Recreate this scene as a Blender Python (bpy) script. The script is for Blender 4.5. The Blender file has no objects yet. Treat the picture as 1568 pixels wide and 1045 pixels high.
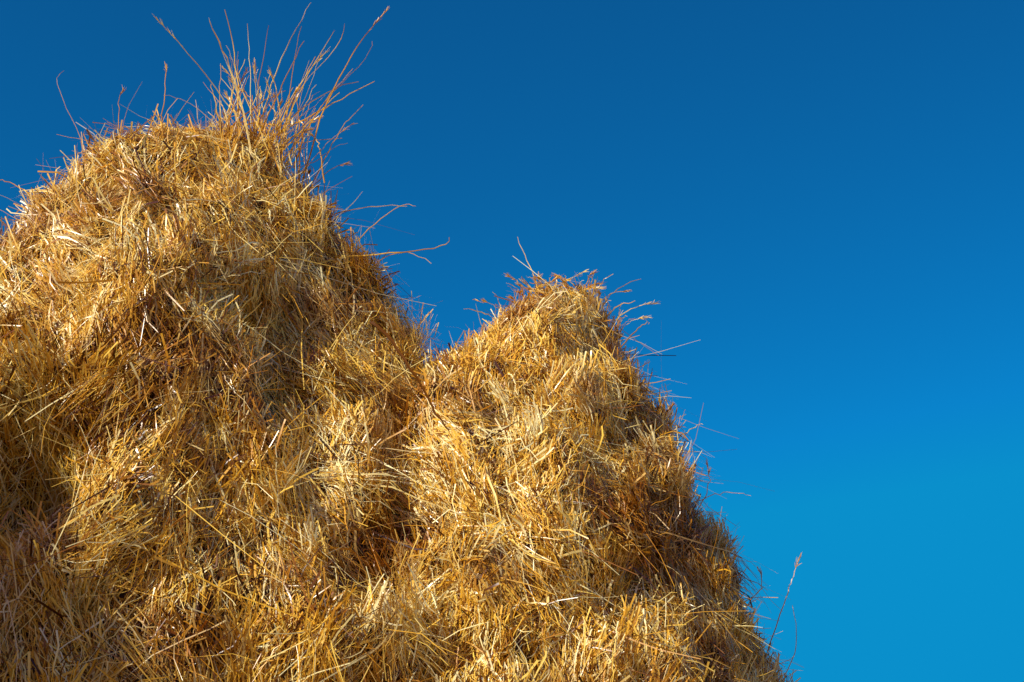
import bpy, math
import numpy as np
from mathutils import Vector
rng = np.random.default_rng(7)
sc = bpy.context.scene

# ------------------------------------------------------------ helpers
def hash3(ix, iy, iz, seed):
    h = (ix*374761393 + iy*668265263 + iz*2147483647 + seed*1274126177) & 0xffffffff
    h = ((h ^ (h >> 13)) * 1274126177) & 0xffffffff
    h = h ^ (h >> 16)
    return (h & 0xffff) / 65535.0*2-1
def vnoise(P, scale, seed=0):
    q = P/scale + 1000.0
    i = np.floor(q).astype(np.int64); f = q-i; f = f*f*f*(f*(f*6-15)+10)
    r = 0
    for a in (0,1):
        for b in (0,1):
            for c in (0,1):
                w = (f[:,0] if a else 1-f[:,0])*(f[:,1] if b else 1-f[:,1])*(f[:,2] if c else 1-f[:,2])
                r = r + w*hash3(i[:,0]+a, i[:,1]+b, i[:,2]+c, seed)
    return r
def norm(v):
    return v/np.maximum(np.linalg.norm(v, axis=-1, keepdims=True), 1e-9)
def ramp(cr, pts):
    while len(cr.elements) > len(pts): cr.elements.remove(cr.elements[-1])
    while len(cr.elements) < len(pts): cr.elements.new(0.5)
    for e,(p,c) in zip(cr.elements, pts):
        e.position = p; e.color = (*c,1)

# ------------------------------------------------------------ materials
def straw_material():
    m = bpy.data.materials.new("dry_straw"); m.use_nodes = True
    nt = m.node_tree; nt.nodes.clear(); N = nt.nodes.new; L = nt.links.new
    out = N("ShaderNodeOutputMaterial")
    at = N("ShaderNodeAttribute"); at.attribute_name = "tone"
    cr = N("ShaderNodeValToRGB")
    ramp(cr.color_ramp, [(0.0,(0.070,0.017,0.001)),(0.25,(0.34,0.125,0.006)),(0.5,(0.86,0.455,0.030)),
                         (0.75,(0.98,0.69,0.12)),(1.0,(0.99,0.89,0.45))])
    L(at.outputs["Fac"], cr.inputs[0])
    geo = N("ShaderNodeNewGeometry")
    nz = N("ShaderNodeTexNoise"); nz.inputs["Scale"].default_value = 3.0; nz.inputs["Detail"].default_value = 6
    L(geo.outputs["Position"], nz.inputs["Vector"])
    wr = N("ShaderNodeValToRGB")
    ramp(wr.color_ramp, [(0.36,(0.58,0.42,0.28)),(0.50,(1,1,1))])
    L(nz.outputs["Fac"], wr.inputs[0])
    mx = N("ShaderNodeMix"); mx.data_type='RGBA'; mx.blend_type='MULTIPLY'; mx.inputs[0].default_value = 1
    L(cr.outputs[0], mx.inputs[6]); L(wr.outputs[0], mx.inputs[7])
    ga = N("ShaderNodeAttribute"); ga.attribute_name = "green"
    mg = N("ShaderNodeMix"); mg.data_type='RGBA'; mg.inputs[7].default_value = (0.32,0.23,0.03,1)
    L(ga.outputs["Fac"], mg.inputs[0]); L(mx.outputs[2], mg.inputs[6])
    b = N("ShaderNodeBsdfPrincipled"); b.inputs["Roughness"].default_value = 0.30
    b.inputs["Specular IOR Level"].default_value = 0.5
    L(mg.outputs[2], b.inputs["Base Color"])
    tr = N("ShaderNodeBsdfTranslucent"); L(mg.outputs[2], tr.inputs["Color"])
    ms = N("ShaderNodeMixShader"); ms.inputs[0].default_value = 0.08
    L(b.outputs[0], ms.inputs[1]); L(tr.outputs[0], ms.inputs[2]); L(ms.outputs[0], out.inputs[0])
    return m
def core_material():
    m = bpy.data.materials.new("packed_hay"); m.use_nodes = True
    nt = m.node_tree; b = nt.nodes["Principled BSDF"]; N = nt.nodes.new; L = nt.links.new
    geo = N("ShaderNodeNewGeometry")
    mp = N("ShaderNodeMapping"); mp.inputs["Scale"].default_value = (1,1,0.15)
    L(geo.outputs["Position"], mp.inputs[0])
    nz = N("ShaderNodeTexNoise"); nz.inputs["Scale"].default_value = 120; nz.inputs["Detail"].default_value = 5
    L(mp.outputs[0], nz.inputs["Vector"])
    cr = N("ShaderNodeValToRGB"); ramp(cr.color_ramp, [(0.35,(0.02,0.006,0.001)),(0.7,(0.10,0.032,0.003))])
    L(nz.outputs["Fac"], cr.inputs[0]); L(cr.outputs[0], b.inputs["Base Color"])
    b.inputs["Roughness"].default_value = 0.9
    bp = N("ShaderNodeBump"); bp.inputs["Distance"].default_value = 0.02
    L(nz.outputs["Fac"], bp.inputs["Height"]); L(bp.outputs[0], b.inputs["Normal"])
    return m
M_STRAW = straw_material(); M_CORE = core_material()

# ------------------------------------------------------------ strands
class Strands:
    def __init__(s): s.v=[]; s.f=[]; s.t=[]; s.g=[]; s.n=0
    def add(s, P, D, F, L, W, B, tone, green, K=4, jit=0.025, taper=0.55, B2=None):
        n = len(P)
        if n == 0: return
        t = np.linspace(0,1,K+1)[None,:,None]
        L3 = L[:,None,None]
        C = P[:,None,:] + D[:,None,:]*L3*t + B[:,None,:]*L3*(t**2)
        if B2 is not None: C = C + B2[:,None,:]*L3*np.sin(2*np.pi*t*0.9)
        C = C + rng.normal(0,1,(n,K+1,3))*jit*L3*np.sin(np.pi*t).clip(0.15)
        T = norm(np.gradient(C, axis=1))
        S = norm(np.cross(T, F[:,None,:]))
        w = W[:,None,None]*(1-taper*np.abs(t*1.0)**1.5)*0.5
        V = np.stack([C-S*w, C+S*w], axis=2)
        base = s.n + np.arange(n)[:,None]*(K+1)*2 + np.arange(K)[None,:]*2
        q = np.stack([base, base+1, base+3, base+2], axis=-1).reshape(-1,4)
        s.v.append(V.reshape(-1,3)); s.f.append(q)
        s.t.append(np.repeat(tone, (K+1)*2)); s.g.append(np.repeat(green, (K+1)*2))
        s.n += n*(K+1)*2

def loft(table, y0, nu=220, nv=240, bumps=(), seed=0):
    tb = np.array(table[::-1], float)
    d = np.r_[0, np.cumsum(np.hypot(np.diff(tb[:,0]), 0.5*np.abs(np.diff(tb[:,2]-tb[:,1])) ))]
    s = d[-1]*(np.linspace(0,1,nv)**0.6)
    R = np.stack([np.interp(s, d, tb[:,k]) for k in range(5)], 1)
    ker = np.ones(9)/9
    for k in range(5):
        p = np.pad(R[:,k], 4, mode='edge'); R[:,k] = np.convolve(p, ker, 'valid')
    a = np.linspace(0, 2*np.pi, nu, endpoint=False)
    ca, sa = np.cos(a), np.sin(a)
    X = (R[:,1]+R[:,2])[:,None]/2 + (R[:,2]-R[:,1])[:,None]/2*ca[None]
    Y = y0 + np.where(sa[None]<0, R[:,3][:,None], R[:,4][:,None])*sa[None]
    Z = np.repeat(R[:,0][:,None], nu, 1)
    V = np.stack([X,Y,Z], -1)
    du = np.roll(V,-1,1)-np.roll(V,1,1); dv = np.gradient(V, axis=0)
    Nn = norm(np.cross(du, dv)).reshape(-1,3)
    P = V.reshape(-1,3)
    amp = np.clip((table[0][0]-P[:,2])/0.35, 0.2, 1)
    Q = P*np.array([1,1,0.55])       # lumps hang down in long falls
    disp = 0.050*vnoise(Q,0.5,seed)+0.042*vnoise(Q,0.22,seed+1)+0.050*vnoise(P,0.12,seed+2)+0.036*vnoise(P,0.055,seed+3)
    disp *= amp
    for (c, r, am) in bumps:
        q = (P-np.array(c))/np.array(r)
        disp += am*np.exp(-(q**2).sum(1))
    P = P + Nn*disp[:,None]
    P[:,2] = np.maximum(P[:,2], 0.0)
    idx = np.arange(nv*nu).reshape(nv,nu)
    q = np.stack([idx[:-1], np.roll(idx,-1,1)[:-1], np.roll(idx,-1,1)[1:], idx[1:]], -1).reshape(-1,4)
    V = P.reshape(nv,nu,3)
    du = np.roll(V,-1,1)-np.roll(V,1,1); dv = np.gradient(V, axis=0)
    N2 = norm(np.cross(du, dv)).reshape(-1,3)
    return P, q, N2

def sample(P, q, N, n, wfun):
    e1 = P[q[:,1]]-P[q[:,0]]; e2 = P[q[:,3]]-P[q[:,0]]
    ar = np.linalg.norm(np.cross(e1,e2), axis=1)
    c = P[q].mean(1); nn = norm(N[q].mean(1))
    w = ar*wfun(c, nn); w /= w.sum()
    i = rng.choice(len(q), n, p=w)
    u, v = rng.random((2,n,1))
    p = (P[q[i,0]]*(1-u)*(1-v)+P[q[i,1]]*u*(1-v)+P[q[i,2]]*u*v+P[q[i,3]]*(1-u)*v)
    nn = norm(N[q[i,0]]*(1-u)*(1-v)+N[q[i,1]]*u*(1-v)+N[q[i,2]]*u*v+N[q[i,3]]*(1-u)*v)
    return p, nn

def flow(p, n, seed, lean):
    down = np.array([0,0,-1.0])[None]
    t1 = down - n*(n@np.array([0,0,-1.0]))[:,None]
    flat = np.linalg.norm(t1,axis=1)
    t1 = norm(t1 + 1e-4); t2 = np.cross(n, t1)
    ang = lean + 0.55*vnoise(p,0.5,seed+11) + 0.6*vnoise(p,0.2,seed+12)
    ang = ang + np.where(flat<0.5, 1.2, 0)
    return t1, t2, ang

def press(B, nn, f=0.2):
    """stalks lie matted on the surface: damp the outward part of their bend"""
    o = (B*nn).sum(1)
    return B - nn*(np.clip(o,0,None)*(1-f))[:,None]

def dress(S, P, q, N, n_loose, n_bund, per, seed, lean, lmax=0.38, bmax=0.32):
    def wf(c, nn):
        w = np.where(c[:,2] < 1.6, 0.12, 1.0)
        return w*np.where(nn[:,1] > 0.45, 0.2, 1.0)
    p, nn = sample(P,q,N,n_loose,wf)
    t1,t2,ang = flow(p,nn,seed,lean)
    ang = ang + rng.normal(0,0.55,n_loose)
    r = rng.random(n_loose) < 0.22
    ang = np.where(r, rng.uniform(0,2*np.pi,n_loose), ang)
    tilt = rng.normal(0.0,0.12,n_loose).clip(-.20,.18)
    D = (t1*np.cos(ang)[:,None]+t2*np.sin(ang)[:,None])
    D = norm(D*np.cos(tilt)[:,None]+nn*np.sin(tilt)[:,None])
    L = rng.lognormal(math.log(0.11),0.6,n_loose).clip(0.03,lmax)
    W = rng.lognormal(math.log(0.0030),0.45,n_loose).clip(0.0013,0.0070)
    off = rng.uniform(-0.014,0.026,n_loose)
    F = norm(nn + rng.normal(0,0.42,(n_loose,3)))
    B = norm(rng.normal(0,1,(n_loose,3)))*np.abs(rng.normal(0,0.55,n_loose))[:,None]
    B = press(B,nn) - nn*0.10
    B[:,2] -= 0.05
    B2 = rng.normal(0,0.045,(n_loose,3))
    # outer straws are sun-bleached; lower ones darkened further, gap shade put into tone
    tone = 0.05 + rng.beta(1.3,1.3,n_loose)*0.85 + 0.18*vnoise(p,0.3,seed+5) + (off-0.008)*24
    gr = (rng.random(n_loose)<0.02)*rng.uniform(0.3,0.8,n_loose)
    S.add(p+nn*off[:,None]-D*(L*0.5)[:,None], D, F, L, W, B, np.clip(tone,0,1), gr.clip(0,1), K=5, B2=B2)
    p, nn = sample(P,q,N,n_bund,wf)
    t1,t2,ang = flow(p,nn,seed,lean)
    ang = ang + rng.normal(0,0.42,n_bund)
    k = np.repeat(np.arange(n_bund), per); m = len(k)
    bl = rng.uniform(0.09,bmax,n_bund); sp = rng.uniform(0.006,0.028,n_bund)
    bt = rng.beta(1.4,1.0,n_bund)+0.18*vnoise(p,0.3,seed+5); bo = rng.uniform(0.004,0.050,n_bund)
    bb = press(norm(rng.normal(0,1,(n_bund,3)))*rng.uniform(0,0.5,n_bund)[:,None], nn)
    a = ang[k] + rng.normal(0,0.17,m); tilt = rng.normal(-0.01,0.06,m)
    D = t1[k]*np.cos(a)[:,None]+t2[k]*np.sin(a)[:,None]
    D = norm(D*np.cos(tilt)[:,None]+nn[k]*np.sin(tilt)[:,None])
    L = bl[k]*rng.uniform(0.4,1.2,m)
    h = rng.uniform(-0.25,1,m)
    root = p[k]+t2[k]*(rng.normal(0,1,m)*sp[k])[:,None]+t1[k]*(rng.normal(0,1,m)*sp[k]*1.2)[:,None]+nn[k]*(bo[k]*h)[:,None]
    W = rng.lognormal(math.log(0.0029),0.42,m).clip(0.0013,0.0064)
    F = norm(nn[k]+rng.normal(0,0.33,(m,3)))
    B = bb[k]+press(rng.normal(0,0.12,(m,3)),nn[k]) - nn[k]*0.10; B[:,2]-=0.04
    tone = np.clip(bt[k]*0.72+rng.random(m)*0.40-0.18+0.36*h,0,1)  # low stalks of a bundle darker, top ones paler: shading put into tone
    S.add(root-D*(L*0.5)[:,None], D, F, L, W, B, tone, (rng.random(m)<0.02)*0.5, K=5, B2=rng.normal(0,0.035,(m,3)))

def fuzz(S, P, q, N, n, zmin, lmed=0.09, seed=0, lmax=0.2):
    def wf(c, nn):
        cl = np.clip(vnoise(c,0.13,seed+70)+0.25,0.04,1)**1.6
        return cl*np.where(c[:,2]>zmin,1.0,0.12)*np.where(nn[:,2]>0.5,1.6,1.0)*np.where(nn[:,1]<-0.7,0.5,1.0)
    p, nn = sample(P,q,N,n,wf)
    D = norm(nn*0.55 + rng.normal(0,0.6,(n,3)) + np.array([0.0,0,0.15]))
    L = rng.lognormal(math.log(lmed),0.5,n).clip(0.02,lmax)
    W = rng.uniform(0.0014,0.0036,n)
    B = rng.normal(0,0.55,(n,3))
    tone = rng.beta(3.0,1.3,n)
    S.add(p, D, norm(rng.normal(0,1,(n,3))), L, W, B, tone, np.zeros(n), K=6, B2=rng.normal(0,0.06,(n,3)))

def stem(S, pts, w=0.004, tone=0.5, head=0.0, green=0.0):
    pts = np.array(pts,float); K = 14
    t = np.linspace(0,1,len(pts)); tt = np.linspace(0,1,K+1)
    deg = min(len(pts)-1,3)
    C = np.stack([np.polyval(np.polyfit(t,pts[:,k],deg),tt) for k in range(3)],1)
    C += rng.normal(0,0.002,C.shape)
    T = norm(np.gradient(C,axis=0))
    f0 = norm(rng.normal(0,1,3)[None])
    for F in (f0, norm(np.cross(T.mean(0)[None], f0))):
        Sd = norm(np.cross(T, np.repeat(F,K+1,0)))
        ww = (w*(1-0.6*tt)*0.5)[:,None]
        V = np.stack([C-Sd*ww, C+Sd*ww],1).reshape(-1,3)
        b = S.n+np.arange(K)*2
        S.v.append(V); S.f.append(np.stack([b,b+1,b+3,b+2],-1))
        S.t.append(np.full(len(V),tone)); S.g.append(np.full(len(V),green)); S.n += len(V)
    if head>0:
        n = 20; u = rng.uniform(1-head,1,n)
        pp = np.stack([np.interp(u,tt,C[:,k]) for k in range(3)],1)
        d = norm(T[-1][None]+rng.normal(0,0.22,(n,3)))
        S.add(pp,d,norm(rng.normal(0,1,(n,3))),rng.uniform(0.012,0.03,n),rng.uniform(0.0015,0.0035,n),
              rng.normal(0,0.1,(n,3)),np.full(n,max(tone-0.1,0.1)),np.zeros(n),K=2)

def build(name, P, q, S):
    nv0 = len(P)
    V = np.concatenate([P]+S.v).astype(np.float32)
    F = np.concatenate([q]+[f+nv0 for f in S.f]).astype(np.int32)
    me = bpy.data.meshes.new(name)
    me.vertices.add(len(V)); me.vertices.foreach_set("co", V.ravel())
    me.loops.add(len(F)*4); me.loops.foreach_set("vertex_index", F.ravel())
    me.polygons.add(len(F)); me.polygons.foreach_set("loop_start", (np.arange(len(F))*4).astype(np.int32))
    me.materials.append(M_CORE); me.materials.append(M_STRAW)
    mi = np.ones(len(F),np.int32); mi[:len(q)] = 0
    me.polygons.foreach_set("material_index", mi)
    me.update(calc_edges=True)
    me.polygons.foreach_set("use_smooth", np.ones(len(F),bool))
    for nm, arr in (("tone",S.t),("green",S.g)):
        at = me.attributes.new(nm,'FLOAT','POINT')
        at.data.foreach_set("value", np.concatenate([np.zeros(nv0)]+arr).astype(np.float32))
    ob = bpy.data.objects.new(name, me); sc.collection.objects.link(ob)
    return ob

# ------------------------------------------------------------ left (tall) haystack
Y0 = 5.0
tabL = [
 (4.13,-1.28,-1.16,0.02,0.02),(4.10,-1.37,-1.06,.13,.16),(4.01,-1.45,-.97,.26,.34),(3.88,-1.53,-.88,.40,.5),
 (3.76,-1.61,-.79,.52,.6),(3.60,-1.71,-.67,.63,.7),(3.43,-1.84,-.55,.74,.8),(3.27,-1.99,-.45,.84,.9),
 (2.97,-2.28,-.26,.98,1.0),(2.5,-2.60,.02,1.13,1.15),(2.0,-2.8,.2,1.25,1.25),(1.0,-3.0,.35,1.38,1.4),(0,-3.1,.4,1.42,1.45)]
bumpsL = [((-1.02,4.70,3.97),(.20,.25,.10),0.05),
          ((-1.02,4.5,3.70),(.18,.3,.09),-0.08),
          ((-.75,4.25,3.13),(.16,.3,.16),-0.18),
          ((-.64,4.2,2.86),(.14,.3,.12),-0.15),
          ((-.85,4.3,3.40),(.14,.3,.08),-0.09),
          ((-1.10,4.2,2.95),(.18,.4,.45),0.11),
          ((-1.42,4.0,2.76),(.17,.6,.07),0.19),
          ((-1.42,3.85,2.50),(.18,.6,.18),-0.32),
          ((-1.0,3.85,2.36),(.20,.5,.16),0.07),
          ((-.38,3.9,2.04),(.32,.35,.12),0.14),
          ((-.35,3.95,2.25),(.14,.3,.07),-0.11),
          ((-.22,4.2,2.8),(.14,.4,.4),0.0)]
P,q,N = loft(tabL, Y0, nu=280, nv=300, bumps=bumpsL, seed=3)
S = Strands()
dress(S,P,q,N,155000,4200,28,seed=20,lean=0.22)
fuzz(S,P,q,N,8000,2.0,lmed=.060,seed=1,lmax=.17)
base = np.array([-.96,4.88,3.95])
for i in range(210):
    b = base + np.array([rng.normal(0,.075),rng.normal(0,.09),rng.normal(0,.04)])
    d = norm(np.array([rng.normal(.07,.38),rng.normal(0,.3),1.0]))
    L = rng.uniform(.10,.38) if i>38 else rng.uniform(.40,.64)
    side = norm(rng.normal(0,1,3))*L*rng.uniform(.02,.26)
    stem(S,[b-d*.1,b+d*L*.35+side*.3,b+d*L*.7+side*.9,b+d*L+side*1.8+np.array([0,0,-.02])],
         w=rng.uniform(.003,.0075),tone=rng.uniform(.35,.98),head=(rng.choice([0,0,0,0,0,.15,.2])))
def ex(S,*pts,**k): stem(S,[(x,y,z) for x,y,z in pts],**k)
ex(S,(-1.10,4.9,4.02),(-.85,4.85,4.14),(-.68,4.85,4.25),(-.53,4.8,4.31),w=.006,tone=.7)
ex(S,(-.95,4.9,3.95),(-.80,4.85,4.15),(-.62,4.85,4.38),(-.55,4.85,4.52),w=.004,tone=.4)
ex(S,(-.97,4.9,4.0),(-.95,4.85,4.25),(-.88,4.85,4.5),(-.80,4.85,4.70),w=.006,tone=.8)
ex(S,(-.95,4.9,4.0),(-.90,4.85,4.2),(-.74,4.85,4.42),(-.66,4.85,4.60),w=.006,tone=.7)
ex(S,(-1.60,4.9,3.86),(-1.66,4.9,4.10),(-1.76,4.9,4.30),(-1.77,4.9,4.42),w=.003,tone=.5)
ex(S,(-1.37,4.9,4.04),(-1.36,4.9,4.28),(-1.365,4.9,4.44),w=.005,tone=.55,head=.2)
ex(S,(-1.48,4.9,3.95),(-1.53,4.9,4.22),(-1.525,4.9,4.33),w=.004,tone=.5,head=.2)
ex(S,(-.72,4.7,3.50),(-.5,4.65,3.52),(-.30,4.65,3.54),(-.22,4.6,3.565),w=.006,tone=.8)
ex(S,(-.60,4.8,3.6),(-.45,4.8,3.76),(-.36,4.8,3.78),w=.004,tone=.6)
ex(S,(-.75,4.8,3.7),(-.58,4.8,3.77),(-.39,4.8,3.78),w=.005,tone=.7)
ex(S,(-.62,4.8,3.4),(-.45,4.8,3.58),(-.30,4.8,3.55),w=.004,tone=.6)
ex(S,(-.84,4.9,3.80),(-.72,4.9,3.96),(-.63,4.9,4.01),w=.004,tone=.7,head=.2)
ex(S,(-.9,4.9,3.85),(-.80,4.9,4.00),(-.75,4.9,3.93),w=.004,tone=.5)
ex(S,(-1.65,4.8,3.70),(-1.84,4.8,3.86),(-1.95,4.8,3.88),w=.005,tone=.5,head=.15)
ex(S,(-1.65,4.8,3.60),(-1.82,4.8,3.72),(-1.99,4.8,3.80),w=.003,tone=.5)
for i in range(90):
    x = rng.uniform(-1.75,-.95); z0 = 4.06-max(0,(-1.35-x))*0.98
    h = rng.uniform(.03,.17); dx = rng.normal(0,.09)
    ex(S,(x,4.95,z0-.06),(x+dx*.5,4.93,z0+h*.5),(x+dx*1.6,4.9,z0+h),w=rng.uniform(.0025,.006),tone=rng.uniform(.4,.95),head=rng.choice([0,0,0,.2]))
build("haystack", P,q,S)

# ------------------------------------------------------------ right (lower) haystack
tabR = [
 (3.48,.17,.22,.02,.02),(3.45,.08,.29,.10,.12),(3.36,-.04,.345,.22,.25),(3.22,-.19,.40,.36,.38),(2.98,-.40,.495,.56,.55),
 (2.72,-.52,.585,.74,.7),(2.5,-.62,.665,.86,.8),(2.19,-.72,.785,1.0,.92),(2.0,-.78,.855,1.08,1.0),(1.0,-.9,1.12,1.25,1.2),(0,-1.0,1.27,1.35,1.3)]
bumpsR = [((.28,4.70,3.26),(.12,.2,.08),-0.05),((.08,4.6,3.1),(.14,.3,.10),0.04),((-.02,4.5,3.2),(.08,.3,.08),-0.05),
          ((.05,4.3,2.65),(.2,.3,.25),0.04),((.30,4.1,2.25),(.12,.3,.08),-0.06),((.50,4.4,2.6),(.12,.3,.3),0.03)]
P,q,N = loft(tabR, Y0, nu=240, nv=260, bumps=bumpsR, seed=31)
S = Strands()
dress(S,P,q,N,110000,3000,28,seed=50,lean=0.1,lmax=.26,bmax=.26)
fuzz(S,P,q,N,10000,1.9,lmed=.038,seed=2,lmax=.085)
for i in range(85):
    x = rng.uniform(-.04,.40); z0 = 3.45-max(0,(x-.30))*1.2-max(0,.1-x)*.6
    h = rng.uniform(.03,.11); dx = rng.normal(0,.05)
    ex(S,(x,4.95,z0-.05),(x+dx*.5,4.93,z0+h*.5),(x+dx*1.6,4.9,z0+h),w=rng.uniform(.003,.007),tone=rng.uniform(.5,.98),head=rng.choice([0,0,.2]))
ex(S,(.12,4.9,3.42),(.08,4.9,3.54),(.02,4.9,3.70),w=.004,tone=.7)
ex(S,(.83,4.8,2.1),(.92,4.8,2.32),(.945,4.8,2.38),(.98,4.8,2.47),w=.004,tone=.5,head=.12)
ex(S,(.80,4.8,2.0),(.93,4.8,2.12),(.945,4.8,2.3),w=.004,tone=.6)
ex(S,(.76,4.8,2.3),(.84,4.8,2.36),(.83,4.8,2.43),w=.005,tone=.8,head=.3)
ex(S,(.54,4.85,2.85),(.63,4.85,2.93),(.68,4.85,2.95),w=.004,tone=.8)
ex(S,(.60,4.85,2.6),(.68,4.85,2.7),(.685,4.85,2.81),w=.004,tone=.5,head=.2)
ex(S,(.62,4.85,2.66),(.74,4.85,2.70),(.83,4.85,2.69),w=.003,tone=.5)
ex(S,(.38,4.85,3.22),(.47,4.85,3.32),(.50,4.85,3.33),w=.005,tone=.8)
stem(S,[(-.42,3.95,3.0),(-.32,3.92,2.88),(-.24,3.90,2.74),(-.18,3.88,2.64)],w=.014,tone=.08)
build("haystack", P,q,S)

# ------------------------------------------------------------ unseen stack added on the left to cast shadow on the tall one
tabN = [(3.46,-2.50,-2.38,.03,.03),(3.38,-2.66,-2.24,.18,.18),(3.16,-2.86,-2.08,.32,.32),(2.8,-3.04,-1.91,.5,.45),
        (2.2,-3.24,-1.75,.65,.6),(1.2,-3.4,-1.60,.75,.7),(0,-3.5,-1.5,.8,.75)]
P,q,N = loft(tabN, 3.10, nu=140, nv=160, seed=77)
S = Strands(); dress(S,P,q,N,16000,500,24,seed=90,lean=0.0); fuzz(S,P,q,N,900,1.5,lmed=.06,seed=3)
build("haystack", P,q,S)

# ------------------------------------------------------------ ground
bpy.ops.mesh.primitive_grid_add(x_subdivisions=80,y_subdivisions=80,size=3000,location=(0,0,0))
g = bpy.context.object; g.name = "ground"
m = bpy.data.materials.new("stubble_field"); m.use_nodes=True; nt=m.node_tree; b=nt.nodes["Principled BSDF"]
geo=nt.nodes.new("ShaderNodeNewGeometry"); nz=nt.nodes.new("ShaderNodeTexNoise"); nz.inputs["Scale"].default_value=3; nz.inputs["Detail"].default_value=10
cr=nt.nodes.new("ShaderNodeValToRGB"); ramp(cr.color_ramp,[(0.3,(0.12,0.075,0.02)),(0.6,(0.34,0.22,0.07)),(0.8,(0.42,0.29,0.11))])
nt.links.new(geo.outputs["Position"],nz.inputs["Vector"]); nt.links.new(nz.outputs["Fac"],cr.inputs[0]); nt.links.new(cr.outputs[0],b.inputs["Base Color"])
b.inputs["Roughness"].default_value=0.95; g.data.materials.append(m)

# ------------------------------------------------------------ light
sd = Vector((-0.60,-0.57,0.56)).normalized()
el = math.asin(sd.z); rot = math.atan2(sd.x, sd.y)
w = bpy.data.worlds.new("World"); sc.world = w; w.use_nodes=True; nt=w.node_tree; nt.nodes.clear()
nn_ = nt.nodes.new; lk = nt.links.new
sky = nn_("ShaderNodeTexSky"); sky.sky_type='NISHITA'; sky.sun_disc=False
sky.sun_elevation=el; sky.sun_rotation=rot % (2*math.pi); sky.air_density=1.0; sky.dust_density=0.0; sky.ozone_density=3.0
sep = nn_("ShaderNodeSeparateColor"); cmb = nn_("ShaderNodeCombineColor"); lk(sky.outputs[0], sep.inputs[0])
# extra red in the unseen sun-side sky, added to warm the hay's shadows
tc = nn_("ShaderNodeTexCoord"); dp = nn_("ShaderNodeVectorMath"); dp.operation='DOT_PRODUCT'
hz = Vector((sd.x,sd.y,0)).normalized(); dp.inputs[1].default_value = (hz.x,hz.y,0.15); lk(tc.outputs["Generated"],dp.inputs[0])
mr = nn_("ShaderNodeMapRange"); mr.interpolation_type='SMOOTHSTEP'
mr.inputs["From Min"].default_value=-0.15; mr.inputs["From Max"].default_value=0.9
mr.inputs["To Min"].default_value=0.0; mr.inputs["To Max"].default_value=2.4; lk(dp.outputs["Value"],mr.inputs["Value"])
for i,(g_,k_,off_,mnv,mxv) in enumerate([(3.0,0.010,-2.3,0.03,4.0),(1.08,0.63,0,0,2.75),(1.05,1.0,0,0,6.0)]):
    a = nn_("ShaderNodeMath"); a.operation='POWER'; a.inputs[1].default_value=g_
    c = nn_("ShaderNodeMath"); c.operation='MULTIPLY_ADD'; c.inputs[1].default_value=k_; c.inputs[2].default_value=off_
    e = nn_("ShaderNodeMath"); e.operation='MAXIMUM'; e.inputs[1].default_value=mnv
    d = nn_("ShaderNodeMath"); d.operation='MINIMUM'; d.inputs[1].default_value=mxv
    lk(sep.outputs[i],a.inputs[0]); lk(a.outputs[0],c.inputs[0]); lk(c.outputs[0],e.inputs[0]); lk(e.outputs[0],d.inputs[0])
    if i==0:
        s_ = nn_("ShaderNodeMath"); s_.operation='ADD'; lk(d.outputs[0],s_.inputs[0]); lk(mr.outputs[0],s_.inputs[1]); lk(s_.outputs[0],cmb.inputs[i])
    else: lk(d.outputs[0],cmb.inputs[i])
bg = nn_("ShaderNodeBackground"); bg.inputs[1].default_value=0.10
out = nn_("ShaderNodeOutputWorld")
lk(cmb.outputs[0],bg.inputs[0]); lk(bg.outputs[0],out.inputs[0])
sl = bpy.data.lights.new("sun",'SUN'); sl.energy=5.0; sl.angle=math.radians(0.5); sl.color=(1,0.92,0.78)
so = bpy.data.objects.new("sun",sl); sc.collection.objects.link(so)
so.rotation_euler = (-sd).to_track_quat('-Z','Y').to_euler()

# ------------------------------------------------------------ camera
cam = bpy.data.cameras.new("camera"); cam.lens=50; cam.sensor_width=36; cam.clip_end=5000
co = bpy.data.objects.new("camera",cam); sc.collection.objects.link(co)
co.location=(0,0,1.5); co.rotation_euler=(math.radians(110),0,0); sc.camera=co
sc.view_settings.view_transform='Standard'; sc.view_settings.look='None'; sc.view_settings.exposure=0
